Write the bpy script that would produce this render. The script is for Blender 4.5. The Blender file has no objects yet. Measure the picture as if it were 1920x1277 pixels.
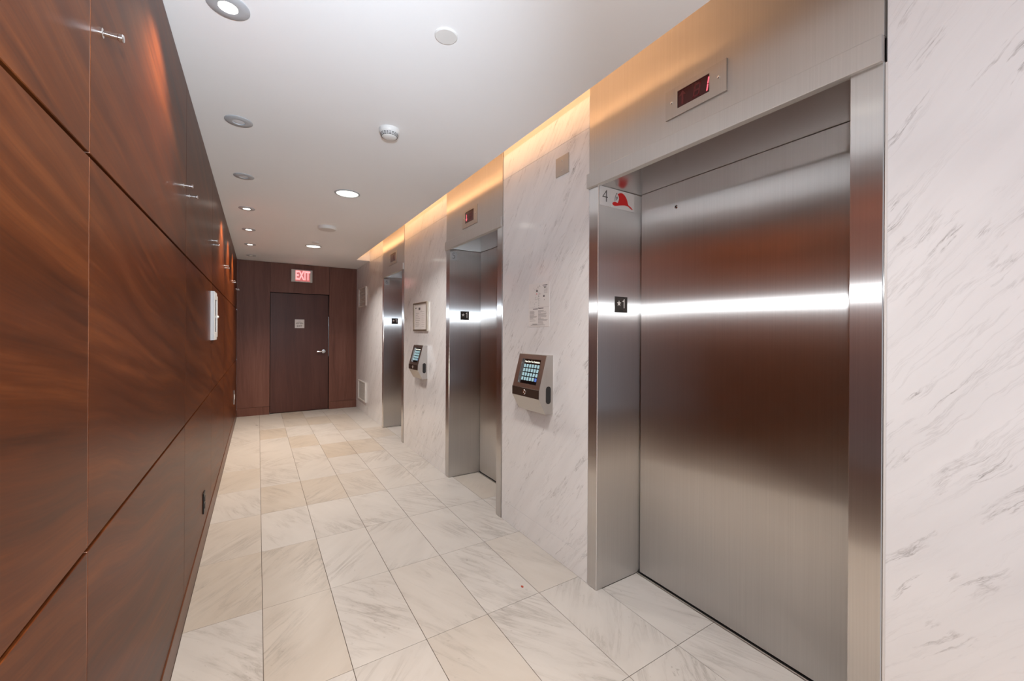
import bpy, bmesh, math, random
from mathutils import Vector, Matrix
random.seed(7)
S = bpy.context.scene
COL = S.collection

# ------------------------------------------------------------------ camera
YAW, ROLL, CAM_Z = 0.5648, 0.0057, 1.351
fw = Vector((math.sin(YAW), math.cos(YAW), 0))
rt = Vector((math.cos(YAW), -math.sin(YAW), 0))
up = Vector((0, 0, 1))
rt, up = rt*math.cos(ROLL)+up*math.sin(ROLL), -rt*math.sin(ROLL)+up*math.cos(ROLL)
cam_data = bpy.data.cameras.new('camera')
cam_data.sensor_width = 36.0
cam_data.lens = 763.4*36.0/1920.0
cam_data.shift_x = -(967.8-960)/1920.0
cam_data.shift_y = (625.03-638.5)/1920.0
cam_data.clip_start = 0.02
cam = bpy.data.objects.new('camera', cam_data)
M = Matrix((rt, up, -fw)).transposed().to_4x4()
M.translation = Vector((0, 0, CAM_Z))
cam.matrix_world = M
COL.objects.link(cam)
S.camera = cam

# ------------------------------------------------------------------ world, exposure
S.view_settings.view_transform = 'Standard'
S.view_settings.look = 'None'
S.view_settings.gamma = 1.0
S.view_settings.use_curve_mapping = False
S.view_settings.exposure = 0.42
W = bpy.data.worlds.new('lobby_daylight'); S.world = W
W.use_nodes = True
WORLD_STRENGTH = 0.9
W.node_tree.nodes['Background'].inputs[0].default_value = (0.76, 0.86, 1.0, 1)
W.node_tree.nodes['Background'].inputs[1].default_value = WORLD_STRENGTH

Y0, Y1 = -3.0, 7.8          # open (lobby) end and far end of the corridor
XL, XR, XD = -0.285, 1.51, 1.825   # wood face, marble face, elevator door face
ZC, ZT = 2.50, 2.86         # ceiling, top of the light cove

def lamp(name, kind, loc, energy, color, size=0.1, size_y=None, direction=None, spot=None, blend=0.5, spread=None):
    d = bpy.data.lights.new(name, kind)
    d.energy = energy; d.color = color
    if kind == 'AREA':
        d.shape = 'RECTANGLE' if size_y else 'DISK'
        d.size = size
        if size_y: d.size_y = size_y
        if spread: d.spread = spread
    else:
        d.shadow_soft_size = size
        if kind == 'SPOT':
            d.spot_size = spot; d.spot_blend = blend
    o = bpy.data.objects.new(name, d); COL.objects.link(o)
    o.location = loc
    if direction:
        z = -Vector(direction).normalized()
        x = Vector((0, 1, 0)).cross(z) if abs(z.y) < 0.9 else Vector((1, 0, 0))
        x.normalize(); m = Matrix((x, z.cross(x), z)).transposed().to_4x4()   # long side along Y
        m.translation = Vector(loc); o.matrix_world = m
    return o

portal = lamp('lobby_opening', 'AREA', ((XL+XR)/2, Y0, 1.25), 1, (1, 1, 1), 1.79, 2.49, (0, 1, 0))
portal.data.cycles.is_portal = True
WARM = (1.0, 0.71, 0.45)
# the photographer's flash on the hot shoe
lamp('camera_flash', 'POINT', (0, -0.02, CAM_Z+0.235), 30.0, (0.88, 0.945, 1.0), 0.03)
lamp('ceiling_fill_spot', 'SPOT', (0, -0.05, CAM_Z+0.29), 135.0, (0.74, 0.87, 1.0), 0.04, None, (0.14, 0.96, 0.27), math.radians(78), 1.0)  # added spot that brightens the ceiling, standing in for bounced flash
# warm strip hidden in the cove above the elevator fronts
lamp('cove_strip', 'AREA', (1.22, 3.85, 2.60), 8.5, (1.0, 0.52, 0.23), 0.05, 5.7, (0.75, 0, 0.66))
SMALL_Y = [-1.00, -0.08, 0.84, 1.76, 2.69, 3.62, 4.55, 5.47, 6.39, 7.31]
SMALL_ON = [1, 1, 0, 1, 0, 0, 1, 1, 1, 0]  # first two: unseen bare lamps added behind the camera to brighten the wood
for y, on in zip(SMALL_Y, SMALL_ON):
    if on:
        lamp('downlight_and_fill_lamp', 'SPOT', (-0.095, y, 2.480), 110 if y < 0.5 else (30 if y < 3 else 56), WARM, 0.022, None, (-0.12, 0, -1), math.radians(104), 0.8)
LARGE_Y = [1.14, 3.595, 6.05]
for y in LARGE_Y:
    lamp('large_downlight_lamp', 'AREA', (0.618, y, 2.484), 10 if y < 3 else (13 if y < 5 else 17), (1.0, 0.93, 0.86), 0.15, None, (0, 0, -1), spread=math.radians(125))

# ------------------------------------------------------------------ node helpers
class NT:
    def __init__(s, name):
        s.m = bpy.data.materials.new(name); s.m.use_nodes = True
        s.t = s.m.node_tree; s.n = s.t.nodes
        s.b = s.n['Principled BSDF']; s.out = s.n['Material Output']
    def new(s, typ, **kw):
        n = s.n.new(typ)
        for k, v in kw.items(): setattr(n, k, v)
        return n
    def put(s, sock, v):
        if isinstance(v, bpy.types.NodeSocket): s.t.links.new(v, sock)
        elif v is not None: sock.default_value = v
    def set(s, **kw):
        for k, v in kw.items():
            if isinstance(v, tuple) and len(v) == 3 and 'Color' in k: v = v+(1,)
            s.put(s.b.inputs[k.replace('_', ' ')], v)
    def math(s, op, a, b=None, c=None, clamp=False):
        n = s.new('ShaderNodeMath', operation=op, use_clamp=clamp)
        for i, v in enumerate((a, b, c)):
            if v is not None: s.put(n.inputs[i], v)
        return n.outputs[0]
    def vmath(s, op, a, b=None):
        n = s.new('ShaderNodeVectorMath', operation=op)
        s.put(n.inputs[0], a)
        if b is not None: s.put(n.inputs[1], b)
        return n.outputs[0]
    def pos(s): return s.new('ShaderNodeNewGeometry').outputs['Position']
    def normal(s): return s.new('ShaderNodeNewGeometry').outputs['Normal']
    def objc(s): return s.new('ShaderNodeTexCoord').outputs['Object']
    def rand(s): return s.new('ShaderNodeObjectInfo').outputs['Random']
    def mapping(s, v, loc=(0,0,0), rot=(0,0,0), scale=(1,1,1)):
        n = s.new('ShaderNodeMapping')
        s.put(n.inputs[0], v); s.put(n.inputs[1], loc); s.put(n.inputs[2], rot); s.put(n.inputs[3], scale)
        return n.outputs[0]
    def noise(s, v, scale, detail=3, rough=0.5, dist=0.0):
        n = s.new('ShaderNodeTexNoise')
        s.put(n.inputs['Vector'], v); s.put(n.inputs['Scale'], scale); s.put(n.inputs['Detail'], detail)
        s.put(n.inputs['Roughness'], rough); s.put(n.inputs['Distortion'], dist)
        return n.outputs['Fac']
    def ramp(s, f, stops):
        n = s.new('ShaderNodeValToRGB'); s.put(n.inputs[0], f)
        e = n.color_ramp.elements
        while len(e) < len(stops): e.new(0.5)
        for i, (p, c) in enumerate(stops):
            e[i].position = p; e[i].color = c+(1,) if isinstance(c, tuple) else (c, c, c, 1)
        return n.outputs[0]
    def mix(s, f, a, b, typ='MIX'):
        n = s.new('ShaderNodeMix', data_type='RGBA', blend_type=typ)
        s.put(n.inputs[0], f)
        for i, v in ((6, a), (7, b)):
            if isinstance(v, tuple) and len(v) == 3: v = v+(1,)
            s.put(n.inputs[i], v)
        return n.outputs[2]
    def bump(s, h, strength=0.1, dist=0.01):
        n = s.new('ShaderNodeBump'); s.put(n.inputs['Height'], h)
        n.inputs['Strength'].default_value = strength; n.inputs['Distance'].default_value = dist
        s.put(s.b.inputs['Normal'], n.outputs[0])

def plain(name, color, rough=0.5, metal=0.0, spec=0.5, emit=None, strength=0.0, vary=0.0):
    t = NT(name)
    if vary:
        f = t.noise(t.pos(), 9, 4)
        c0 = tuple(x*(1-vary) for x in color); c1 = tuple(min(1, x*(1+vary)) for x in color)
        t.set(Base_Color=t.mix(f, c0, c1))
    else:
        t.set(Base_Color=color)
    t.set(Roughness=rough, Metallic=metal, Specular_IOR_Level=spec)
    if emit: t.set(Emission_Color=emit, Emission_Strength=strength)
    return t.m

def steel(name, color=(0.80, 0.775, 0.75), rough=0.30, aniso=0.885):
    t = NT(name)
    p = t.pos()
    g = t.noise(t.mapping(p, scale=(260, 260, 2.0)), 1.0, 2)         # vertical brush lines
    smear = t.noise(t.mapping(p, scale=(1.2, 1.2, 2.2)), 1.6, 3)
    col = t.mix(g, tuple(c*0.92 for c in color), tuple(c*1.05 for c in color))
    r = t.math('ADD', t.math('MULTIPLY', t.math('SUBTRACT', smear, 0.5), 0.05), rough)
    if aniso:
        # vertically brushed: reflections stay sharp up and down and smear sideways
        g = t.new('ShaderNodeBsdfAnisotropic')
        cx = t.new('ShaderNodeCombineXYZ')
        for i, v in enumerate((0.7, 0.7, 0.01)): cx.inputs[i].default_value = v
        t.put(g.inputs['Color'], col); t.put(g.inputs['Roughness'], r)
        g.inputs['Anisotropy'].default_value = -aniso
        t.put(g.inputs['Tangent'], cx.outputs[0])
        g2 = t.new('ShaderNodeBsdfAnisotropic')                # broader sheen of the scratched finish
        t.put(g2.inputs['Color'], col); t.put(g2.inputs['Roughness'], t.math('ADD', r, 0.13))
        g2.inputs['Anisotropy'].default_value = -aniso*0.84
        t.put(g2.inputs['Tangent'], cx.outputs[0])
        mx = t.new('ShaderNodeMixShader'); mx.inputs[0].default_value = 0.16
        t.put(mx.inputs[1], g.outputs[0]); t.put(mx.inputs[2], g2.outputs[0])
        t.put(t.out.inputs['Surface'], mx.outputs[0])
    else:
        t.set(Base_Color=col, Metallic=1.0, Roughness=r)
    return t.m

def marble_wall():
    t = NT('polished_white_marble')
    p = t.pos()
    # rotate about X so that u runs along the veins (up as y decreases)
    q = t.mapping(p, rot=(math.radians(52), 0, 0))
    def shift(v, amount, scale, seed):
        w = t.noise(t.mapping(p, loc=(seed, seed, seed)), scale, 4, 0.6)
        c = t.new('ShaderNodeCombineXYZ'); t.put(c.inputs[2], t.math('MULTIPLY', t.math('SUBTRACT', w, 0.5), amount))
        return t.vmath('ADD', v, c.outputs[0])
    q2 = shift(q, 0.055, 4.0, 0.0)
    def ridges(loc, scale, stretch, width, mid=0.5):
        n = t.noise(t.mapping(q2, loc=loc, scale=stretch), scale, 6, 0.65)
        return t.ramp(t.math('ABSOLUTE', t.math('SUBTRACT', n, mid)), [(0.0, 1.0), (width*0.3, 0.5), (width, 0.0)])
    dash = t.ramp(t.noise(t.mapping(q, scale=(1, 1.6, 4.0)), 3.2, 4, 0.6), [(0.53, 0.0), (0.67, 1.0)])
    patch = t.ramp(t.noise(t.mapping(q, loc=(4, 2, 9), scale=(1, 0.9, 1.8)), 1.9, 4), [(0.44, 0.0), (0.66, 1.0)])
    v1 = ridges((0, 0, 0), 2.6, (1, 0.40, 6.0), 0.022)          # long faint veins
    v2 = ridges((3, 1, 5), 4.6, (1, 0.50, 5.0), 0.030)          # dashes along the same direction
    crumbs = t.ramp(t.noise(t.mapping(q2, scale=(1, 1.0, 2.2)), 38, 4, 0.65), [(0.54, 0.0), (0.64, 1.0)])
    soft = t.noise(t.mapping(q2, scale=(1, 0.35, 3.2)), 2.6, 6, 0.6)
    base = t.mix(t.ramp(soft, [(0.32, 0.0), (0.62, 1.0)]), (0.785, 0.785, 0.795), (0.845, 0.845, 0.855))
    c1 = t.mix(t.math('MULTIPLY', v1, t.math('ADD', 0.05, t.math('MULTIPLY', patch, 0.24))), base, (0.33, 0.32, 0.32))
    c2 = t.mix(t.math('MULTIPLY', t.math('MULTIPLY', v2, dash), 0.70), c1, (0.30, 0.285, 0.28))
    c3 = t.mix(t.math('MULTIPLY', t.math('MULTIPLY', crumbs, t.math('MULTIPLY', dash, patch)), t.math('MULTIPLY', v2, 1.0)), c2, (0.14, 0.125, 0.12))
    t.set(Base_Color=c3, Roughness=0.12, Specular_IOR_Level=0.45)
    return t.m

def marble_floor():
    t = NT('honed_marble_tile')
    r = t.rand()
    off = t.new('ShaderNodeCombineXYZ')
    t.put(off.inputs[0], t.math('MULTIPLY', r, 37.0)); t.put(off.inputs[1], t.math('MULTIPLY', r, 91.0)); t.put(off.inputs[2], t.math('MULTIPLY', r, 13.0))
    p = t.vmath('ADD', t.objc(), off.outputs[0])
    r2 = t.math('FRACT', t.math('MULTIPLY', r, 17.31))
    sgn = t.math('SUBTRACT', t.math('MULTIPLY', t.math('GREATER_THAN', r2, 0.35), 2.0), 1.0)
    ang = t.math('MULTIPLY', sgn, t.math('ADD', 0.75, t.math('MULTIPLY', r2, 0.45)))
    vr = t.new('ShaderNodeVectorRotate', rotation_type='Z_AXIS')
    t.put(vr.inputs['Vector'], p); t.put(vr.inputs['Angle'], ang)
    q = vr.outputs[0]
    a = t.noise(t.mapping(q, scale=(1.0, 7.0, 1.0)), 1.6, 6, 0.62, 0.5)
    ridge = t.math('ABSOLUTE', t.math('SUBTRACT', a, 0.5))
    vein = t.ramp(ridge, [(0.0, 1.0), (0.02, 0.45), (0.07, 0.0)])
    patch = t.ramp(t.noise(q, 3.0, 3), [(0.42, 0.0), (0.66, 1.0)])
    soft = t.noise(t.mapping(q, scale=(1.0, 4.0, 1.0)), 2.5, 5, 0.6)
    warm = t.math('FRACT', t.math('MULTIPLY', r, 53.7))
    base_a = t.mix(soft, (0.45, 0.435, 0.42), (0.56, 0.547, 0.53))
    base_b = t.mix(soft, (0.39, 0.345, 0.295), (0.53, 0.495, 0.45))
    base = t.mix(t.ramp(warm, [(0.66, 0.0), (0.95, 1.0)]), base_a, base_b)
    c1 = t.mix(t.math('MULTIPLY', t.math('MULTIPLY', vein, patch), 0.52), base, (0.22, 0.20, 0.185))
    dots = t.ramp(t.noise(t.mapping(q, scale=(1, 1.7, 1)), 34, 3), [(0.66, 0.0), (0.74, 1.0)])
    c2 = t.mix(t.math('MULTIPLY', t.math('MULTIPLY', dots, patch), 0.55), c1, (0.22, 0.20, 0.18))
    t.set(Base_Color=c2, Roughness=t.math('ADD', 0.24, t.math('MULTIPLY', soft, 0.12)), Specular_IOR_Level=0.42)
    return t.m

def wood(name, dark, mid, light, along, rough, tilt=0.0, scale=1.0, coat=0.0, spec=0.22):
    t = NT(name)
    r = t.rand()
    off = t.new('ShaderNodeCombineXYZ')
    for i, k in enumerate((17.0, 41.0, 29.0)): t.put(off.inputs[i], t.math('MULTIPLY', r, k))
    p = t.vmath('ADD', t.pos(), off.outputs[0])
    if along == 'Y':
        q = t.mapping(p, rot=(tilt, 0, 0))
        w = t.noise(t.mapping(q, scale=(1, 0.8, 1.2)), 1.1, 2)
        wv = t.new('ShaderNodeCombineXYZ'); t.put(wv.inputs[2], t.math('MULTIPLY', t.math('SUBTRACT', w, 0.5), 0.17))
        q = t.vmath('ADD', q, wv.outputs[0])
        sc1, sc2, sc3 = (1, 0.42, 7.0), (1, 1.3, 38.0), (1, 8, 230)
    else:
        q = p
        w = t.noise(t.mapping(q, scale=(1.6, 1.6, 0.5)), 1.5, 3)
        wv = t.new('ShaderNodeCombineXYZ'); t.put(wv.inputs[0], t.math('MULTIPLY', t.math('SUBTRACT', w, 0.5), 0.20))
        q = t.vmath('ADD', q, wv.outputs[0])
        sc1, sc2, sc3 = (5.0, 5.0, 0.4), (40.0, 40.0, 1.3), (150, 150, 6)
    a = t.noise(t.mapping(q, scale=sc1), 1.5*scale, 4, 0.55)
    b = t.noise(t.mapping(q, scale=sc2), 1.0*scale, 4, 0.6)
    c = t.noise(t.mapping(q, scale=sc3), 1.0*scale, 2, 0.5)
    f = t.math('ADD', t.math('MULTIPLY', a, 0.50), t.math('ADD', t.math('MULTIPLY', b, 0.35), t.math('MULTIPLY', c, 0.15)))
    col = t.ramp(f, [(0.29, dark), (0.50, mid), (0.72, light)])
    t.set(Base_Color=col, Roughness=t.math('ADD', rough, t.math('MULTIPLY', b, 0.06)), Specular_IOR_Level=spec)
    if coat: t.set(Coat_Weight=coat, Coat_Roughness=0.22)
    return t.m

def ceiling_mat():
    t = NT('painted_plaster')
    n = t.noise(t.pos(), 1.4, 5, 0.6)
    t.set(Base_Color=t.mix(n, (0.88, 0.88, 0.885), (0.92, 0.92, 0.925)), Roughness=0.7)
    t.bump(t.noise(t.pos(), 60, 3), 0.04, 0.004)
    return t.m

MT = dict(
    steel=steel('brushed_stainless'),
    steel_header=steel('satin_stainless', (0.62, 0.595, 0.57), 0.45, 0.5),
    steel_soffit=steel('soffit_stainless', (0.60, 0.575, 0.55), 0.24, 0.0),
    steel_plain=steel('satin_metal', (0.55, 0.52, 0.49), 0.36, 0.0),
    chrome=plain('chrome', (0.80, 0.79, 0.78), 0.15, 1.0),
    marble=marble_wall(), tile=marble_floor(),
    wood=wood('lacquered_rosewood', (0.030, 0.0078, 0.0028), (0.090, 0.0235, 0.0064), (0.190, 0.056, 0.0145), 'Y', 0.30, math.radians(12), spec=0.08),
    wood_end=wood('walnut_veneer', (0.095, 0.037, 0.026), (0.158, 0.067, 0.048), (0.215, 0.100, 0.072), 'Z', 0.40),
    wood_door=wood('walnut_door_veneer', (0.066, 0.026, 0.019), (0.093, 0.037, 0.028), (0.120, 0.051, 0.039), 'Z', 0.34),
    wood_base=wood('stained_base', (0.075, 0.025, 0.012), (0.11, 0.040, 0.019), (0.15, 0.058, 0.028), 'Y', 0.30),
    ceiling=ceiling_mat(),
    grout=plain('grout', (0.075, 0.055, 0.042), 0.8, vary=0.2),
    black=plain('black_gap', (0.008, 0.007, 0.007), 0.6),
    edge=plain('painted_lit_edge', (0.50, 0.31, 0.24), 0.5, vary=0.2),  # pale tone paints in the flash light caught on the panel edge
    joint=plain('panel_joint', (0.018, 0.007, 0.004), 0.6, vary=0.2),
    paint=plain('white_paint', (0.72, 0.70, 0.68), 0.5, vary=0.03),
    plastic=plain('white_plastic', (0.74, 0.73, 0.71), 0.35, vary=0.02),
    ring=plain('grey_trim_ring', (0.44, 0.45, 0.47), 0.45),
    lens_off=plain('frosted_lens', (0.72, 0.73, 0.76), 0.3),
    lens_on=plain('lit_lens', (0.9, 0.9, 0.9), 0.4, emit=(1.0, 0.93, 0.82), strength=9.0),
    lens_big=plain('lit_diffuser', (0.9, 0.9, 0.85), 0.4, emit=(1.0, 0.97, 0.85), strength=2.2),
    lens_dim=plain('dim_lens', (0.6, 0.55, 0.5), 0.4, emit=(1.0, 0.8, 0.6), strength=0.25),
    dark_glass=plain('dark_glass', (0.03, 0.03, 0.035), 0.12),
    black_plastic=plain('black_plastic', (0.014, 0.013, 0.013), 0.45),
    dark_bronze=plain('dark_bronze', (0.055, 0.034, 0.026), 0.35, 0.3),
    paper=plain('paper', (0.80, 0.775, 0.765), 0.6, vary=0.02),
    ink=plain('printed_ink', (0.10, 0.09, 0.09), 0.6),
    ink_grey=plain('faint_print', (0.36, 0.34, 0.34), 0.6),
    red_ink=plain('red_ink', (0.70, 0.022, 0.022), 0.45),
    number_plate=plain('etched_plate', (0.56, 0.55, 0.55), 0.40, 0.5),
    white_film=plain('white_film', (0.78, 0.77, 0.77), 0.35),
    plate_dark=plain('dark_plate', (0.055, 0.047, 0.043), 0.35, 0.4),
    white_mark=plain('white_mark', (0.85, 0.84, 0.82), 0.4),
    led_window=plain('red_filter', (0.030, 0.004, 0.004), 0.15, emit=(1.0, 0.05, 0.05), strength=0.012),
    led_dim=plain('led_unlit', (0.05, 0.008, 0.01), 0.3, emit=(1.0, 0.08, 0.1), strength=0.030),
    led_on=plain('led_lit', (0.3, 0.02, 0.02), 0.3, emit=(1.0, 0.12, 0.16), strength=1.3),
    exit_body=plain('exit_housing', (0.55, 0.54, 0.50), 0.45),
    exit_panel=plain('exit_face', (0.5, 0.25, 0.24), 0.4, emit=(1.0, 0.20, 0.20), strength=0.32),
    exit_letter=plain('exit_letters', (0.6, 0.3, 0.3), 0.4, emit=(1.0, 0.36, 0.36), strength=0.95),
    screen=plain('screen_black', (0.006, 0.006, 0.007), 0.1),
    key_lit=plain('screen_key', (0.2, 0.3, 0.33), 0.3, emit=(0.50, 0.78, 0.84), strength=0.36),
    key_blue=plain('screen_blue_key', (0.04, 0.07, 0.2), 0.3, emit=(0.08, 0.16, 0.45), strength=0.8),
    screen_text=plain('screen_text', (0.3, 0.3, 0.25), 0.3, emit=(0.95, 0.93, 0.80), strength=0.8),
    frame_metal=plain('champagne_frame', (0.52, 0.46, 0.38), 0.32, 0.8),
    leaf=plain('dry_leaf', (0.35, 0.06, 0.03), 0.6),
    shaft=plain('dark_shaft', (0.02, 0.018, 0.017), 0.7),
)

# ------------------------------------------------------------------ mesh helpers
class MB:
    """collects shapes and links them as ONE mesh object"""
    def __init__(s): s.bm = bmesh.new()
    def box(s, x0, x1, y0, y1, z0, z1, bev=0.0, seg=1):
        vs = [s.bm.verts.new((x, y, z)) for x in (x0, x1) for y in (y0, y1) for z in (z0, z1)]
        F = [(0,1,3,2), (4,6,7,5), (0,4,5,1), (2,3,7,6), (0,2,6,4), (1,5,7,3)]
        fs = [s.bm.faces.new([vs[i] for i in f]) for f in F]
        if bev:
            es = list({e for f in fs for e in f.edges})
            bmesh.ops.bevel(s.bm, geom=es, offset=bev, segments=seg, affect='EDGES', profile=0.5)
        return s
    def lathe(s, prof, c, axis='Z', n=40, cap=True):
        """prof: (radius, height) list, revolved about an axis through c"""
        rings = []
        for r, h in prof:
            ring = []
            for k in range(n):
                a = 2*math.pi*k/n; u, v = r*math.cos(a), r*math.sin(a)
                q = {'Z': (u, v, h), 'X': (h, u, v), 'Y': (u, h, v)}[axis]
                ring.append(s.bm.verts.new((c[0]+q[0], c[1]+q[1], c[2]+q[2])))
            rings.append(ring)
        for A, B in zip(rings, rings[1:]):
            for k in range(n):
                s.bm.faces.new((A[k], A[(k+1) % n], B[(k+1) % n], B[k]))
        if cap:
            s.bm.faces.new(rings[0]); s.bm.faces.new(rings[-1])
        return s
    def prism(s, pts, o, u, v, n, d):
        """polygon pts in (u,v) axes at o, extruded d along n"""
        o, u, v, n = map(Vector, (o, u, v, n))
        A = [s.bm.verts.new(o+u*a+v*b) for a, b in pts]
        B = [s.bm.verts.new(o+u*a+v*b+n*d) for a, b in pts]
        k = len(pts)
        s.bm.faces.new(A); s.bm.faces.new(B)
        for i in range(k): s.bm.faces.new((A[i], A[(i+1) % k], B[(i+1) % k], B[i]))
        return s
    def rect(s, a0, a1, b0, b1, o, u, v, n, d):
        return s.prism([(a0, b0), (a1, b0), (a1, b1), (a0, b1)], o, u, v, n, d)
    def text(s, body, size, o, u, v, n, d, sx=1.0, bold=0.0):
        """flat lettering centred on o"""
        cu = bpy.data.curves.new('lettering', 'FONT'); cu.body = body; cu.size = size
        cu.align_x = 'CENTER'; cu.align_y = 'CENTER'; cu.resolution_u = 3; cu.offset = bold
        cu.extrude = d/2
        ob = bpy.data.objects.new('lettering', cu); COL.objects.link(ob)
        dg = bpy.context.evaluated_depsgraph_get()
        me = bpy.data.meshes.new_from_object(ob.evaluated_get(dg))
        bpy.data.objects.remove(ob); bpy.data.curves.remove(cu)
        o, u, v, n = map(Vector, (o, u, v, n))
        vs = [s.bm.verts.new(o+u*(p.co.x*sx)+v*p.co.y+n*(p.co.z+d/2)) for p in me.vertices]
        for f in me.polygons:
            try: s.bm.faces.new([vs[i] for i in f.vertices])
            except ValueError: pass
        bpy.data.meshes.remove(me)
        return s
    def build(s, name, mat, parent=None, smooth=False, kind=None, origin=None):
        bmesh.ops.recalc_face_normals(s.bm, faces=s.bm.faces)
        off = Vector((0, 0, 0))
        if parent is not None: off = world_loc(parent)
        org = Vector(origin) if origin is not None else (off if parent is not None else None)
        if org is None:
            cs = [v.co for v in s.bm.verts]
            org = sum(cs, Vector())/len(cs)
        for v in s.bm.verts: v.co -= org
        me = bpy.data.meshes.new(name); s.bm.to_mesh(me); s.bm.free()
        me.materials.append(MT[mat])
        if smooth:
            for p in me.polygons: p.use_smooth = True
            me.set_sharp_from_angle(angle=math.radians(35))
        o = bpy.data.objects.new(name, me); COL.objects.link(o)
        o.location = org-off
        if parent is not None: o.parent = parent
        if kind: o['kind'] = kind
        return o
def world_loc(o):
    v = Vector(o.location)
    while o.parent is not None:
        o = o.parent; v += Vector(o.location)
    return v
def tag(o, label, cat, group=None):
    o['label'] = label; o['category'] = cat
    if group: o['group'] = group
    return o
def thing(name, loc, label, cat, group=None):
    o = bpy.data.objects.new(name, None); COL.objects.link(o)
    o.location = loc; o.empty_display_size = 0.1
    return tag(o, label, cat, group)
def copy_thing(o, loc, label):
    c = o.copy(); COL.objects.link(c); c.location = loc; c['label'] = label
    for ch in list(o.children):
        d = ch.copy(); COL.objects.link(d); d.parent = c
        for g in list(ch.children):
            e = g.copy(); COL.objects.link(e); e.parent = d
    return c
# axes of text and plates: on the right wall (seen looking +X) and on faces seen looking +Y
RW = dict(u=(0, -1, 0), v=(0, 0, 1), n=(-1, 0, 0))
RT = dict(u=(1, 0, 0), v=(0, 0, 1), n=(0, -1, 0))

# ------------------------------------------------------------------ floor
floor = MB().box(XL-0.06, 1.95, Y0, Y1+0.12, -0.09, -0.0022).build('floor', 'grout', kind='structure')
TX, TY, GX, GY = 0.3048, 0.6096, 0.024, 4.162
OPEN = [(0.50, 1.577), (2.646, 3.54), (5.03, 5.89)]     # clear openings of the three elevators
tile_me = None
def tile(x0, x1, y0, y1):
    global tile_me
    full = abs(x1-x0-TX) < 1e-6 and abs(y1-y0-TY) < 1e-6
    cx, cy = (x0+x1)/2, (y0+y1)/2
    if full and tile_me:
        o = bpy.data.objects.new('floor_tile', tile_me); COL.objects.link(o)
        o.parent = floor; o.location = Vector((cx, cy, -0.006))-world_loc(floor)
        return
    g = 0.0011
    o = MB().box(x0+g, x1-g, y0+g, y1-g, -0.012, 0.0, 0.0006).build('floor_tile', 'tile', floor, origin=(cx, cy, -0.006))
    if full: tile_me = o.data
for j in range(-12, 7):
    ya, yb = GY+TY*j, GY+TY*(j+1)
    for k in range(-1, 5):
        xa = GX+TX*k
        tile(xa, min(xa+TX, 1.548), max(ya, Y0), min(yb, Y1+0.03))
    for a, b in OPEN:                                     # tiles running into the recesses
        y_lo, y_hi = max(ya, a), min(yb, b)
        if y_hi-y_lo > 0.02: tile(1.548, 1.812, y_lo, y_hi)

# ------------------------------------------------------------------ ceiling and cove
mb = MB()
mb.box(XL-0.06, 1.308, Y0, Y1+0.12, ZC, ZC+0.06)
mb.box(1.308, XR+0.02, 6.80, Y1+0.12, ZC, ZC+0.06)
mb.box(1.06, 1.12, Y0, 6.86, ZC+0.06, ZT)
mb.box(1.06, 1.95, Y0, Y1+0.12, ZT, ZT+0.06)
mb.box(1.06, XR+0.02, 6.80, 6.86, ZC+0.06, ZT)
mb.build('ceiling', 'ceiling', kind='structure')

# ------------------------------------------------------------------ left wall: wood panels
wl = MB().box(XL-0.06, XL-0.022, Y0, Y1+0.06, 0, ZC).build('wall_left', 'joint', kind='structure')
VJ = [Y0, -2.685, -1.41, -0.135, 1.14, 2.415, 3.69, 4.965, 6.24, 7.515, Y1]
HZ = [(0.122, 0.911, 0.004), (0.919, 1.697, 0.004), (1.705, ZC-0.002, 0.0)]
for a, b in zip(VJ, VJ[1:]):
    for z0, z1, _ in HZ:
        MB().box(XL-0.022, XL, a+0.0012, b-0.0012, z0, z1, 0.0012).build('wood_panel', 'wood', wl)
    if a > Y0+0.01:
        for z0, z1, _ in HZ:
            MB().box(XL-0.022, XL-0.0006, a-0.0011, a+0.0011, z0, z1).build('edge_strip', 'edge' if abs(a-1.14) < 0.01 else 'joint', wl)  # first seam: lit panel edge painted as a pale strip
MB().box(XL-0.022, XL+0.004, Y0, Y1, 0.0, 0.116, 0.0012).build('baseboard_left', 'wood_base', kind='structure')

# ------------------------------------------------------------------ end wall and door
we = MB()
we.box(XL, 0.163, Y1+0.02, Y1+0.12, 0, ZC); we.box(1.052, XR, Y1+0.02, Y1+0.12, 0, ZC); we.box(0.163, 1.052, Y1+0.02, Y1+0.12, 2.006, ZC)
we = we.build('wall_end', 'joint', kind='structure')
for x0, x1, z0 in ((XL, 0.162, 0.132), (1.053, XR, 0.132), (0.1645, 1.0505, 2.008)):
    MB().box(x0, x1, Y1, Y1+0.02, z0, ZC-0.002, 0.001).build('wood_panel', 'wood_end', we)
for x0, x1 in ((XL, 0.162), (1.053, XR)):
    MB().box(x0, x1, Y1-0.004, Y1+0.02, 0, 0.129, 0.001).build('baseboard', 'wood_end', we)
door = MB().box(0.169, 1.046, Y1+0.045, Y1+0.09, 0.006, 2.001, 0.0015).build('door_1', 'wood_door', kind='structure')
MB().box(0.12, 1.10, Y1+0.121, Y1+0.14, 0, 2.05).build('wall_service', 'shaft', kind='structure')
hx, hz, yd = 0.972, 1.016, Y1+0.045
h = MB().lathe([(0.034, 0), (0.034, -0.006), (0.030, -0.010), (0.012, -0.011), (0.012, -0.05)], (hx, yd, hz), 'Y', 28).build('door_handle', 'chrome', door, True)
lv = MB(); lv.box(hx-0.118, hx+0.012, yd-0.062, yd-0.042, hz-0.011, hz+0.009, 0.006, 2)
lv.build('lever', 'chrome', h, True)
MB().box(1.0462, 1.0502, yd-0.008, yd+0.02, 0.93, 1.62).build('strike_plate', 'chrome', door)

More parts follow.
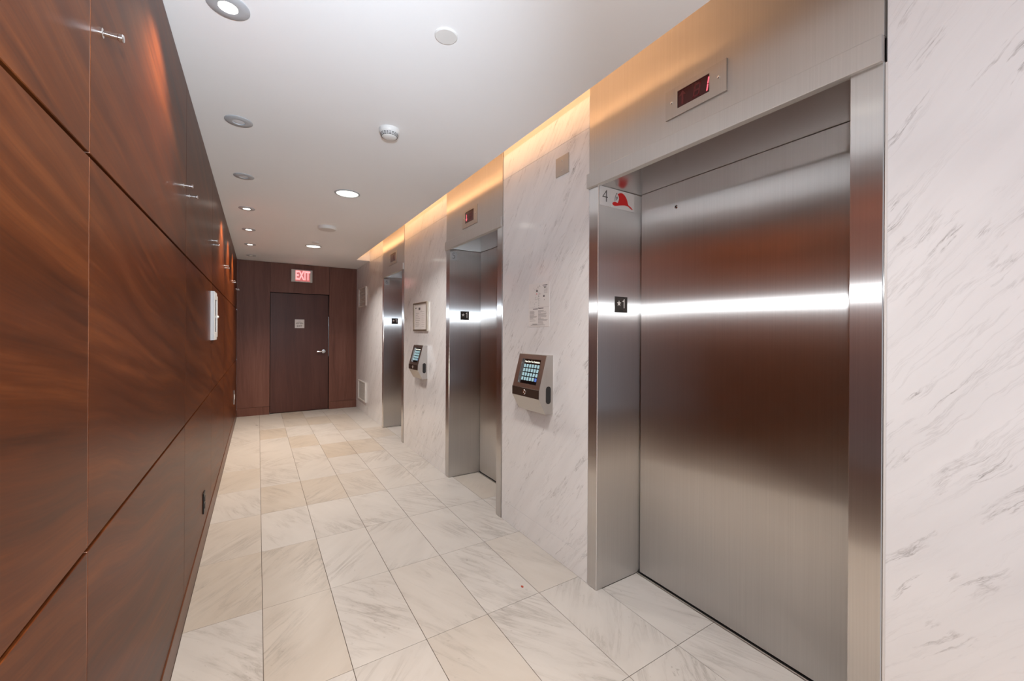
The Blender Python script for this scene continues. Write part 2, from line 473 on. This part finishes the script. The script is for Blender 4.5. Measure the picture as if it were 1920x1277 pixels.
# ------------------------------------------------------------------ right wall: marble
PAN = [(0.42, 1.648), (2.572, 3.622), (4.952, 5.965)]     # outer edges of the elevator fronts
wr = MB()
for a, b in ((Y0, PAN[0][0]), (PAN[0][1], PAN[1][0]), (PAN[1][1], PAN[2][0]), (PAN[2][1], Y1+0.12)):
    wr.box(XR+0.02, 1.95, a, b, 0, ZT)
for a, b in PAN: wr.box(1.535, 1.95, a, b, 2.22, ZT); wr.box(1.90, 1.95, a, b, 0, 2.22)
for a, b in ((Y0, PAN[0][0]), (PAN[0][1], PAN[1][0]), (PAN[1][1], PAN[2][0]), (PAN[2][1], 6.80)):
    wr.box(XR+0.004, XR+0.02, a, b, 2.642, ZT)
wr = wr.build('wall_right', 'paint', kind='structure')
for cols in ([Y0, -1.80, -0.60, PAN[0][0]-0.003], [PAN[0][1]+0.004, PAN[1][0]-0.003], [PAN[1][1]+0.004, 4.285, PAN[2][0]-0.003], [PAN[2][1]+0.004, 6.80, Y1]):
    for a, b in zip(cols, cols[1:]):
        zz = [0.0, 0.138, 2.468, 2.640] if b < 6.81 else [0.0, 0.138, 2.499]
        for z0, z1 in zip(zz, zz[1:]):
            MB().box(XR, XR+0.02, a+0.0006, b-0.0006, z0+0.0006, z1-0.0006, 0.0008).build('marble_slab', 'marble', wr)
# caulk line beside the near elevator frame
MB().box(XR-0.0015, XR+0.01, PAN[0][0]-0.006, PAN[0][0]-0.0005, 0, 2.13).build('trim_1', 'paint', kind='structure')

# ------------------------------------------------------------------ elevators
def sign_points(pts):
    """outline measured on the sign plate -> metres about the plate centre"""
    out = []
    for x, y in pts:
        t = (y-(280+0.255*(x-215)))/(585-0.048*(x-215))
        out.append(((x-905)/3804.0, (0.5-t)*0.103))
    return out
HELMET = sign_points([(755,548),(800,521),(835,512),(870,513),(905,525),(940,550),(975,595),(1005,645),(1030,700),(1047,755),(1060,815),(1080,868),(1115,895),(1150,925),(1180,958),(1207,992),(1192,1003),(1160,980),(1120,950),(1085,915),(1050,897),
    (1000,880),(950,873),(900,873),(850,876),(800,881),(745,889),(690,893),(655,885),(628,865),(610,838),(612,808),(630,785),(655,772),(685,768),(715,780),(745,802),(762,805),(772,775),(790,730),(800,690),(800,655),(793,620),(780,588)])
SHIELD_LINE = sign_points([(678,752),(677,700),(684,650),(695,600),(708,560),(722,522),(738,508),(750,514),(748,528),(733,535),(720,568),(708,606),(697,652),(690,700),(690,750)])
def digit_segments(mb, cx, cz, w, hgt, x, on='abcdefg'):
    """seven-segment strokes on the right wall; cx is the y centre (viewer's right is -y)"""
    t = min(0.0065, w*0.6)
    L = {'a': (-w/2, w/2, hgt-t, hgt), 'g': (-w/2, w/2, hgt/2-t/2, hgt/2+t/2), 'd': (-w/2, w/2, 0, t),
         'f': (-w/2, -w/2+t, hgt/2+t*.3, hgt), 'b': (w/2-t, w/2, hgt/2+t*.3, hgt), 'e': (-w/2, -w/2+t, 0, hgt/2-t*.3), 'c': (w/2-t, w/2, 0, hgt/2-t*.3)}
    for k in on:
        a0, a1, b0, b1 = L[k]
        sl = 0.16
        mb.prism([(a0+b0*sl, b0), (a1+b0*sl, b0), (a1+b1*sl, b1), (a0+b1*sl, b1)], (x, cx, cz-hgt/2), d=0.0006, **RW)

def elevator(num, pan, opening, label, disp, state, door_note=False):
    p0, p1 = pan; o0, o1 = opening
    yc = (p0+p1)/2
    t = thing('elevator_entrance', (XR, yc, 0), label, 'elevator')
    xf = XR-0.005
    # jambs: near one and far one, front face and reveal
    MB().box(xf, XD+0.02, p0+0.0015, o0, 0.001, 2.134, 0.0018).build('jamb', 'steel', t)
    MB().box(xf, XD+0.02, o1, p1-0.0015, 0.001, 2.134, 0.0018).build('jamb', 'steel', t)
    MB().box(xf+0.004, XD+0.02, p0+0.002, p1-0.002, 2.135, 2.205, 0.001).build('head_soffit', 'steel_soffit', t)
    MB().box(XR-0.019, XR+0.012, p0+0.002, p1+0.006, 2.131, 2.208, 0.0015).build('header_ledge', 'steel_header', t)
    MB().box(XR-0.004, XR+0.024, p0+0.002, p1-0.001, 2.209, ZT-0.02, 0.001).build('header_panel', 'steel_header', t)
    MB().box(XD, XD+0.03, o0+0.010, o1-0.013, 0.010, 2.1335, 0.0012).build('door_panel', 'steel', t)
    MB().box(XD+0.032, XD+0.05, o0, o1, 0.0, 2.134).build('shaft_cover', 'shaft', t)
    sl = MB(); sl.box(1.8135, XD+0.03, o0, o1, -0.006, 0.003, 0.0008)
    sl.build('sill', 'black', t)
    MB().box(1.8125, 1.8180, o0+0.001, o1-0.001, -0.004, 0.0042).build('sill_edge', 'steel_plain', t)
    # floor indicator above
    ya, yb, wa, wb, z0, z1, v0, v1 = disp
    xi = XR-0.004
    f = MB()
    f.rect(-(yb-ya)/2, (yb-ya)/2, z0, v0, (xi, (ya+yb)/2, 0), d=0.006, **RW)
    f.rect(-(yb-ya)/2, (yb-ya)/2, v1, z1, (xi, (ya+yb)/2, 0), d=0.006, **RW)
    f.box(xi-0.006, xi, ya, wa, v0, v1); f.box(xi-0.006, xi, wb, yb, v0, v1)
    ind = f.build('floor_indicator', 'steel_plain', t)
    MB().box(xi-0.0025, xi, wa, wb, v0, v1).build('display_window', 'led_window', ind)
    xs = xi-0.0025
    zc, wy = (v0+v1)/2, (wa+wb)/2
    dim, lit = MB(), MB()
    ya_arrow = wb-0.022
    def arrow(m, y, upw):
        s = 1 if upw else -1
        m.rect(-.0045, .0045, -.027*1, .027*1, (xs, y, zc), d=0.0006, **RW)
        m.prism([(0, .031*s), (-.016, .010*s), (-.009, .010*s), (0, .020*s), (.009, .010*s), (.016, .010*s)], (xs-0.0002, y, zc), d=0.0006, **RW)
    if state == 'up':
        arrow(dim, ya_arrow, True)
        digit_segments(dim, wy-0.012, zc, 0.030, 0.052, xs)
        digit_segments(lit, wa+0.014, zc, 0.009, 0.052, xs, 'bc')
    else:
        if state == 'down':
            arrow(lit, ya_arrow, False)
        else:
            arrow(dim, ya_arrow, False)
        digit_segments(dim, wy-0.012, zc, 0.030, 0.052, xs)
        digit_segments(dim, wa+0.022, zc, 0.022, 0.052, xs, 'bc')
        if state == 'six': digit_segments(lit, wa+0.014, zc, 0.009, 0.052, xs, 'bc')
    dim.build('unlit_segments', 'led_dim', ind, kind='stuff')
    if len(lit.bm.verts): lit.build('lit_segments', 'led_on', ind)
    for ys in (ya+0.031, yb-0.031):
        MB().lathe([(0.0055, 0), (0.0055, -0.002), (0.003, -0.0035)], (xi-0.006, ys, zc), 'X', 14).build('screw', 'chrome', ind, True)
    # plates on the far reveal
    yr = o1
    xa, xb = (1.514, 1.5915) if num == '4' else (1.511, 1.579)
    za, zb = (2.031, 2.132) if num == '4' else (2.032, 2.112)
    npl = MB().rect(xa, xb, za, zb, (0, yr-0.0001, 0), d=0.0016, **RT).build('number_plate', 'white_film' if num == '4' else 'number_plate', t)
    MB().text(num, 0.096 if num == '4' else 0.082, ((xa+xb)/2, yr-0.0017, (za+zb)/2), d=0.0005, sx=0.95, bold=-0.0016, **RT).build('numeral', 'ink', npl)
    if num == '4':
        xh = 1.684
        hp = MB().rect(1.5925, 1.776, za, zb, (0, yr-0.0001, 0), d=0.0016, **RT).build('helmet_sign', 'white_film', t)
        MB().prism(HELMET, (xh, yr-0.0017, 2.0815), (1, 0, 0), (0, 0, 1), (0, -1, 0), 0.0006).build('red_helmet', 'red_ink', hp)
        m = MB().text('F', 0.027, (xh-0.0425, yr-0.0017, 2.0835), d=0.0005, bold=0.0008, **RT)
        m.prism(SHIELD_LINE, (xh, yr-0.0017, 2.0815), (1, 0, 0), (0, 0, 1), (0, -1, 0), 0.0005)
        m.build('helmet_letter', 'ink', hp)
    cx = 1.6765 if num == '4' else 1.661
    w = 0.0485 if num == '4' else 0.0445
    zp0, zp1 = (1.468, 1.554) if num == '4' else (1.476, 1.557)
    fp = MB().box(cx-w, cx+w, yr-0.003, yr-0.0001, zp0, zp1, 0.0006).build('floor_plate', 'plate_dark', t)
    m = MB(); zm = (zp0+zp1)/2+0.006
    st = []
    for k in range(10):
        a = math.pi/2+k*math.pi/5; r = 0.0165 if k % 2 == 0 else 0.0072
        st.append((r*math.cos(a), r*math.sin(a)))
    m.prism(st, (cx-0.017, yr-0.003, zm), d=0.0008, **RT)
    m.prism([(.0035, -.025), (.0035, .025), (-.001, .025), (-.003, .019), (-.007, .0155), (-.012, .0145), (-.012, .0098), (-.0025, .0105), (-.0025, -.025)], (cx+0.022, yr-0.003, zm), d=0.0008, **RT)
    m.build('star_and_one', 'white_mark', fp)
    MB().rect(-0.015, 0.015, 0.003, 0.015, (cx, yr-0.003, zp0), d=0.0006, **RT).build('braille_window', 'black_plastic', fp)
    if door_note:
        k = MB().lathe([(0.0095, 0), (0.0095, -0.002), (0.0065, -0.003)], (XD-0.0001, 1.339, 2.01), 'X', 20).build('keyhole', 'chrome', t, True)
        MB().lathe([(0.005, 0), (0.005, -0.0006)], (XD-0.003, 1.339, 2.01), 'X', 16).build('key_slot', 'black_plastic', k)
    return t
elevator('4', PAN[0], OPEN[0], 'nearest brushed steel elevator, marked 4 beside a red fire helmet sign', (0.883, 1.157, 0.953, 1.098, 2.281, 2.405, 2.311, 2.383), 'up', True)
elevator('5', PAN[1], OPEN[1], 'middle brushed steel elevator, marked 5, red down arrow in its indicator', (2.968, 3.254, 3.035, 3.200, 2.254, 2.402, 2.290, 2.386), 'down')
elevator('6', PAN[2], OPEN[2], 'farthest brushed steel elevator, marked 6, nearest the wooden exit door', (5.30-0.06, 5.555+0.06, 5.303, 5.555, 2.254, 2.425, 2.291, 2.398), 'six')

# ------------------------------------------------------------------ destination kiosks
def kiosk(y0, label):
    w = 0.296; y1 = y0+w
    t = thing('destination_kiosk', (XR, (y0+y1)/2, 0.863), label, 'touchscreen', 'destination kiosks')
    A, B, Cc, D, Ebot = (1.462, 1.218), (1.408, 1.012), (1.406, 0.957), (1.456, 0.863), (XR, 0.863)
    T0 = (XR, 1.218)
    P = lambda pt, y: (pt[0], y, pt[1])
    # sloped face frame with the recessed screen
    n = Vector((-(A[1]-B[1]), 0, A[0]-B[0])).normalized()
    def face(u, v, inset=0.0):                # u from far (left) to near (right), v from top down
        q = Vector((A[0]+(B[0]-A[0])*v, y1-w*u, A[1]+(B[1]-A[1])*v))
        return q-n*inset
    m = MB(); bm = m.bm
    V = lambda q: bm.verts.new(q)
    outer = [V(face(0, 0)), V(face(1, 0)), V(face(1, 1)), V(face(0, 1))]
    U0, U1, V0, V1 = 0.15, 0.85, 0.14, 0.88
    inner = [V(face(U0, V0)), V(face(U1, V0)), V(face(U1, V1)), V(face(U0, V1))]
    deep = [V(face(U0, V0, .012)), V(face(U1, V0, .012)), V(face(U1, V1, .012)), V(face(U0, V1, .012))]
    for i in range(4):
        j = (i+1) % 4
        bm.faces.new((outer[i], outer[j], inner[j], inner[i]))
        bm.faces.new((inner[i], inner[j], deep[j], deep[i]))
    bm.faces.new(deep)
    far = {'A': outer[0], 'B': outer[3], 'C': V(P(Cc, y1)), 'D': V(P(D, y1)), 'E': V(P(Ebot, y1)), 'T': V(P(T0, y1))}
    near = {'A': outer[1], 'B': outer[2], 'C': V(P(Cc, y0)), 'D': V(P(D, y0)), 'E': V(P(Ebot, y0)), 'T': V(P(T0, y0))}
    for a, b in ('BC', 'CD', 'DE', 'ET', 'TA'):
        bm.faces.new((far[a], near[a], near[b], far[b]))
    bm.faces.new([far[k] for k in 'ABCDET']); bm.faces.new([near[k] for k in 'ABCDET'])
    m.build('housing', 'steel_plain', t)
    fu, fv = (0, -1, 0), (Vector((A[0]-B[0], 0, A[1]-B[1]))).normalized()
    SL = (Vector((A[0], 0, A[1]))-Vector((B[0], 0, B[1]))).length
    def flat(mb_, a0, a1, b0, b1, inset, d): # fractions of the sloped face
        o = face(0, 0, inset)
        mb_.rect(a0*w, a1*w, -b1*SL, -b0*SL, o, fu, fv, n, d)
    sc = MB(); flat(sc, U0+.003, U1-.003, V0+.003, V1-.003, .0118, .001); sc = sc.build('screen', 'screen', t)
    keys = MB(); blue = MB()
    for r in range(4):
        for c in range(6):
            a = U0+0.070+c*0.099; b = V0+0.150+r*0.130
            mm = blue if (r == 3 and c == 5) else keys
            flat(mm, a, a+0.070, b, b+0.100, .0106, .0006)
    keys.build('screen_keys', 'key_lit', sc, kind='stuff'); blue.build('screen_return_key', 'key_blue', sc)
    tx = MB()
    tx.text('Please Enter Your Destination', 0.0165, face(0.5, V0+0.075, .0106), fu, fv, n, .0005, 0.80, 0.0003)
    tx.build('screen_text', 'screen_text', sc)
    # dark band with lock
    bd = MB().box(1.4035, 1.409, y0+0.002, y1-0.001, 0.958, 1.0115, 0.0005).build('lock_band', 'dark_bronze', t)
    MB().lathe([(0.016, 0), (0.016, -0.003), (0.013, -0.006), (0.004, -0.006), (0.004, -0.004)], (1.4035, (y0+y1)/2+0.004, 0.986), 'X', 24).build('lock', 'chrome', bd, True)
    # faint embossed marks on the lower face
    n2 = Vector((-(Cc[1]-D[1]), 0, -(D[0]-Cc[0]))).normalized()
    v2 = Vector((Cc[0]-D[0], 0, Cc[1]-D[1])).normalized()
    em = MB()
    oc = Vector(((Cc[0]+D[0])/2, (y0+y1)/2, (Cc[1]+D[1])/2+0.004))
    for k in range(5): em.rect(-0.026+k*.0105, -0.018+k*.0105, -0.008, 0.008, oc, fu, v2, n2, .0008)
    em.build('embossed_mark', 'steel_plain', t)
    # black grip slot on both sides
    for ys, d in ((y0, -1), (y1, 1)):
        pts = []
        for k in range(13):
            a = math.pi*k/12; pts.append((0.018*math.cos(a), 0.035+0.018*math.sin(a)))
        for k in range(13):
            a = math.pi+math.pi*k/12; pts.append((0.018*math.cos(a), -0.035+0.018*math.sin(a)))
        MB().prism(pts, (1.476, ys, 0.979), (1, 0, 0), (0, 0, 1), (0, d, 0), 0.001).build('side_slot', 'black_plastic', t)
    return t
kiosk(1.964, 'nearer wall touchscreen terminal with lit keys, below the unframed paper plan')
kiosk(4.130, 'farther wall touchscreen terminal, below the framed notice between elevators 5 and 6')

# ------------------------------------------------------------------ things on the right wall
# blank steel plate high on the marble
t = thing('blank_plate', (XR, 1.881, 2.339), 'square blank steel cover plate high on marble left of elevator 4', 'cover plate')
MB().box(XR-0.006, XR, 1.820, 1.942, 2.283, 2.396, 0.0012).build('plate', 'steel_plain', t)
for dz in (-0.030, 0.030):
    MB().lathe([(0.004, 0), (0.004, -0.001), (0.002, -0.002)], (XR-0.006, 1.881, 2.339+dz), 'X', 12).build('screw', 'chrome', t, True)
# unframed evacuation plan
t = thing('evacuation_plan', (XR, 2.113, 1.533), 'unframed white printed sheet with small floor plan on marble', 'paper notice')
MB().box(XR-0.002, XR, 2.000, 2.227, 1.394, 1.673, 0.0004).build('sheet', 'paper', t)
g, k = MB(), MB(); ox = (XR-0.002, 2.227, 1.394)      # u: 0..0.227 to the right, v: 0..0.279 up
R_ = lambda m, a0, a1, b0, b1: m.rect(a0, a1, b0, b1, ox, d=0.0003, **RW)
rr = random.Random(3)
R_(k, .155, .205, .258, .262); R_(k, .165, .195, .250, .2535); R_(k, .170, .188, .2425, .246)
for i in range(9): R_(k, .112, .116, .120+i*.0115, .125+i*.0115)
for i in range(26):
    a, b = .055+rr.random()*.075, .170+rr.random()*.085; s = .004+rr.random()*.012
    if rr.random() < .5: R_(g, a, a+s, b, b+.0014)
    else: R_(g, a, a+.0014, b, b+s)
for i in range(10):
    a, b = .012+rr.random()*.07, .130+rr.random()*.05; s = .005+rr.random()*.010
    R_(g, a, a+s, b, b+.0013)
R_(k, .086, .100, .222, .236); R_(k, .162, .176, .186, .197)
for i in range(7): R_(g, .168, .206, .200+i*.0052+.010, .2012+i*.0052+.010)
R_(g, .170, .174, .165, .172)
R_(g, .006, .220, .1225, .1234)
R_(k, .050, .105, .112, .1165); R_(k, .110, .165, .114, .1185)
z = .106
for w0, w1 in ((.05, .06), (.052, .085), (.055, .03), (.05, .09), (.055, .085), (.05, .08), (.082, .09), (.075, .085), (.04, .03), (.055, .06), (.0, .10), (.065, .09), (.0, .05), (.0, .055)):
    z -= .0058
    if w0: R_(g, .013, .013+w0, z, z+.0026)
    if w1: R_(g, .108, .108+w1, z, z+.0026)
R_(k, .045, .100, .0145, .018); R_(g, .105, .165, .0165, .0195); R_(g, .025, .180, .0085, .0115)
g.build('fine_print', 'ink_grey', t, kind='stuff'); k.build('bold_print', 'ink', t, kind='stuff')
m = MB(); R_(m, .088, .095, .206, .214); m.build('location_mark', 'red_ink', t)
# framed notice
t = thing('framed_notice', (XR, 4.33, 1.526), 'framed white notice on marble between elevators 5 and 6', 'framed notice')
ya, yb, za, zb, fwid = 4.105, 4.545, 1.370, 1.683, 0.018
for nm, bx in (('frame_side', (ya, ya+fwid, za, zb)), ('frame_side', (yb-fwid, yb, za, zb)), ('frame_rail', (ya+fwid, yb-fwid, za, za+fwid)), ('frame_rail', (ya+fwid, yb-fwid, zb-fwid, zb))):
    MB().box(XR-0.022, XR, bx[0], bx[1], bx[2], bx[3], 0.0015).build(nm, 'frame_metal', t)
MB().box(XR-0.008, XR-0.001, ya+fwid, yb-fwid, za+fwid, zb-fwid).build('sheet', 'paper', t)
ox = (XR-0.008, yb, za); g, k = MB(), MB()
R_(k, .150, .205, .232, .258); R_(k, .045, .075, .250, .262)
for i, (a, b) in enumerate(((.20, .26), (.06, .17), (.06, .13), (.05, .17), (.05, .20), (.05, .19), (.06, .16), (.05, .18), (.05, .15))):
    R_(g, a, b, .215-i*.020, .2195-i*.020)
    R_(g, .25, .34, .209-i*.020, .2115-i*.020)
g.build('fine_print', 'ink_grey', t, kind='stuff'); k.build('bold_print', 'ink', t, kind='stuff')
# white wall grilles by the end wall
def grille(z0, z1, label):
    ya, yb, f = 6.985, 7.565, 0.040
    t = thing('wall_grille', (XR, (ya+yb)/2, (z0+z1)/2), label, 'wall grille', 'white wall grilles')
    for nm, a, b, c, d in (('frame_side', ya, ya+f, z0, z1), ('frame_side', yb-f, yb, z0, z1), ('frame_rail', ya+f, yb-f, z0, z0+.018), ('frame_rail', ya+f, yb-f, z1-.018, z1)):
        MB().box(XR-0.020, XR, a, b, c, d, 0.002).build(nm, 'plastic', t)
    MB().box(XR-0.004, XR-0.0005, ya+f, yb-f, z0+.018, z1-.018).build('back_plate', 'plastic', t)
    n = 12; hgt = (z1-z0-.036)/n
    for i in range(n):
        zz = z0+.018+i*hgt
        MB().prism([(0, hgt*.10), (0.009, hgt*.55), (0.009, hgt*.80), (0, hgt*.40)], (XR-0.004, ya+f, zz), (-1, 0, 0), (0, 0, 1), (0, 1, 0), yb-ya-2*f).build('slat', 'plastic', t)
grille(1.795, 2.112, 'upper white wall grille beside the wooden end wall')
grille(0.192, 0.522, 'lower white wall grille near the floor beside the wooden end wall')

# ------------------------------------------------------------------ end wall signs
t = thing('exit_sign', (0.62, Y1, 2.30), 'lit red EXIT sign above the wooden door', 'exit sign')
MB().box(0.463, 0.780, Y1-0.045, Y1, 2.196, 2.404, 0.003).build('housing', 'exit_body', t)
ef = MB().rect(0.523, 0.742, 2.208, 2.392, (0, Y1-0.045, 0), d=0.002, **RT).build('face', 'exit_panel', t)
MB().text('EXIT', 0.205, (0.6325, Y1-0.047, 2.300), d=0.002, sx=0.53, bold=0.006, **RT).build('letters', 'exit_letter', ef)
yd2 = Y1+0.045
t = thing('door_notice', (0.60, yd2, 1.49), 'small white notice with EXIT on the wooden door', 'notice')
MB().rect(0.525, 0.668, 1.419, 1.566, (0, yd2, 0), d=0.003, **RT).build('sheet', 'paper', t)
g, k = MB(), MB()
g.rect(.575, .615, 1.535, 1.540, (0, yd2-.003, 0), d=.0004, **RT)
k.rect(.548, .640, 1.507, 1.513, (0, yd2-.003, 0), d=.0004, **RT); k.rect(.540, .590, 1.493, 1.499, (0, yd2-.003, 0), d=.0004, **RT); k.rect(.598, .650, 1.494, 1.500, (0, yd2-.003, 0), d=.0004, **RT)
k.text('EXIT', 0.046, (.5965, yd2-.003, 1.452), d=.0004, sx=0.9, bold=0.0006, **RT)
g.build('fine_print', 'ink_grey', t, kind='stuff'); k.build('bold_print', 'ink', t, kind='stuff')

# ------------------------------------------------------------------ things on the wood wall
def peg(y, z, label):
    o = MB()
    o.lathe([(0.010, 0), (0.010, 0.003), (0.0055, 0.004), (0.0055, 0.026), (0.0085, 0.028), (0.0085, 0.034), (0.007, 0.036)], (XL, y, z), 'X', 18)
    tag(o.build('wall_peg', 'chrome', None, True), label, 'peg', 'chrome pegs along the wood wall')
peg(1.205, 1.985, 'single chrome peg nearest the camera, high on the wood wall')
ORD = ['first', 'second', 'third', 'fourth']
for i, yj in enumerate((2.405, 3.695, 4.995, 6.42, 7.55)):
    o_ = (ORD+['last'])[i] if i < 4 else 'farthest'
    peg(yj-0.085, 2.0, 'nearer chrome peg of the %s pair from the camera on the wood wall' % o_ if i < 4 else 'nearer chrome peg of the farthest pair, by the end wall')
    peg(yj+0.085, 2.0, 'farther chrome peg of the %s pair from the camera on the wood wall' % o_ if i < 4 else 'farther chrome peg of the farthest pair, by the end wall')
# white case with dark window
t = thing('wall_case', (XL, 3.717, 1.464), 'white wall case with dark window on the wood wall', 'wall case')
ya, yb, za, zb, xo = 3.585, 3.849, 1.290, 1.638, XL+0.023
wa, wb, va, vb = 3.628, 3.780, 1.348, 1.582
m = MB()
ring_o = [(ya, za), (yb-.03, za), (yb, za+.03), (yb, zb-.03), (yb-.03, zb), (ya, zb)]
m.prism(ring_o, (XL, 0, 0), (0, 1, 0), (0, 0, 1), (1, 0, 0), 0.017)
m.build('back_box', 'plastic', t)
for nm, a, b, c, d in (('frame_side', ya, wa, za, zb), ('frame_side', wb, yb, za+.02, zb-.02), ('frame_rail', wa, wb, za, va), ('frame_rail', wa, wb, vb, zb)):
    MB().box(XL+0.0168, xo, a, b, c, d, 0.0018).build(nm, 'plastic', t)
MB().box(XL+0.0165, XL+0.019, wa, wb, va, vb).build('window', 'dark_glass', t)
MB().lathe([(0.010, 0), (0.010, 0.004), (0.006, 0.010)], (xo-0.0002, 3.815, 1.462), 'X', 16).build('latch', 'plastic', t, True)
# outlets
t = thing('power_outlet', (XL, 3.2, 0.28), 'black outlet plate low on the wood wall', 'outlet')
m = MB(); m.box(XL, XL+0.007, 3.160, 3.238, 0.219, 0.345, 0.0022, 2); m.build('cover_plate', 'black_plastic', t)
for dz in (-0.022, 0.022):
    MB().box(XL+0.0068, XL+0.010, 3.182, 3.216, 0.282+dz-.014, 0.282+dz+.014, 0.003, 2).build('socket', 'black_plastic', t)
t = thing('steel_outlet', (XL, 6.95, 0.43), 'shiny steel plate low on the wood wall near the end wall', 'outlet')
MB().box(XL, XL+0.009, 6.90, 7.02, 0.335, 0.53, 0.002).build('cover_plate', 'chrome', t)
MB().box(XL+0.0088, XL+0.012, 6.94, 6.98, 0.40, 0.465, 0.003).build('socket', 'plastic', t)

# ------------------------------------------------------------------ ceiling fixtures
def downlight(loc, lens, label):
    t = thing('recessed_downlight', loc, label, 'downlight', 'small downlights along the wood wall')
    x, y, z = loc
    MB().lathe([(0.0655, 0.0), (0.0655, -0.003), (0.062, -0.0055), (0.034, -0.0075), (0.030, -0.007), (0.0285, -0.001)], loc, 'Z', 40, False).build('trim_ring', 'ring', t, True)
    MB().lathe([(0.0285, -0.0005), (0.0285, -0.003), (0.020, -0.0045)], loc, 'Z', 32).build('lens', lens, t, True)
DL = ['small lit downlight nearest the camera, cut by the top edge', 'small unlit downlight second from the camera',
      'small unlit downlight third from the camera', 'small lit downlight fourth from the camera, beside the wood wall',
      'small lit downlight fifth from the camera, beside the wood wall', 'small lit downlight sixth from the camera, near the end wall',
      'small dim downlight farthest from the camera, by the end wall']
LN = ['lens_on', 'lens_off', 'lens_off', 'lens_on', 'lens_on', 'lens_on', 'lens_dim']
for y, l, d in zip(SMALL_Y[3:], LN, DL): downlight((-0.095, y, ZC), l, d)
def big(y, label):
    t = thing('large_downlight', (0.618, y, ZC), label, 'downlight', 'large round downlights')
    c = (0.618, y, ZC)
    MB().lathe([(0.098, 0), (0.098, -0.003), (0.094, -0.006), (0.086, -0.007), (0.083, -0.002)], c, 'Z', 48, False).build('trim_ring', 'ring', t, True)
    MB().lathe([(0.083, -0.0005), (0.083, -0.003), (0.06, -0.004)], c, 'Z', 40).build('diffuser', 'lens_big', t, True)
big(1.14, 'large round ceiling light just above the frame, before the blank cover')
big(3.595, 'nearer large lit round ceiling light'); big(6.05, 'farther large lit round ceiling light')
tag(MB().lathe([(0.0435, 0), (0.0435, -0.004), (0.040, -0.0065), (0.0, -0.0068)], (0.608, 1.477, ZC), 'Z', 40, False).build('blank_cover', 'plastic', None, True),
    'plain round white cover on the near ceiling', 'cover')
# smoke detector
c = (0.622, 2.335, ZC)
t = thing('smoke_detector', c, 'white domed smoke detector with slots on the ceiling', 'smoke detector')
MB().lathe([(0.056, 0), (0.056, -0.012), (0.054, -0.020), (0.050, -0.024)], c, 'Z', 40).build('base', 'plastic', t, True)
MB().lathe([(0.049, -0.0238), (0.047, -0.033), (0.043, -0.040), (0.036, -0.046), (0.022, -0.0495), (0.0, -0.0505)], c, 'Z', 40, False).build('dome', 'plastic', t, True)
sl = MB()
for k in range(20):
    a = 2*math.pi*(k+.5)/20
    for zz, r in ((-0.0285, 0.0478), (-0.0345, 0.0462), (-0.0400, 0.0428)):
        uu = Vector((-math.sin(a), math.cos(a), 0)); nn = Vector((math.cos(a), math.sin(a), 0))
        sl.rect(-.0056, .0056, -.0019, .0019, Vector(c)+Vector((0, 0, zz))+nn*(r-.002), uu, (0, 0, 1), nn, .0028)
sl.build('slots', 'ink', t, kind='stuff')
# flat disc detector and sprinkler cover
c = (0.630, 4.86, ZC)
t = thing('ceiling_speaker', c, 'thick white disc detector between the two large ceiling lights', 'detector')
MB().lathe([(0.094, 0), (0.094, -0.024), (0.090, -0.030)], c, 'Z', 44).build('rim', 'plastic', t, True)
MB().lathe([(0.086, -0.0295), (0.084, -0.033), (0.0, -0.0345)], c, 'Z', 44, False).build('face', 'paint', t, True)
tag(MB().lathe([(0.043, 0), (0.043, -0.003), (0.040, -0.010), (0.034, -0.012), (0.0, -0.0122)], (0.615, 5.77, ZC), 'Z', 32, False).build('sprinkler_cover', 'paint', None, True),
    'small round sprinkler cover just before the farther large ceiling light', 'sprinkler')

# ------------------------------------------------------------------ scrap on the floor
m = MB()
pts = [(0, .011), (.006, .004), (.0065, -.003), (.002, -.009), (-.004, -.010), (-.0065, -.002), (-.005, .006)]
m.prism(pts, (1.196, 1.813, 0.0002), (1, 0, 0), (0, 1, 0), (0, 0, 1), 0.0012)
tag(m.build('leaf_scrap', 'leaf'), 'tiny red-brown scrap lying on the marble floor', 'scrap')
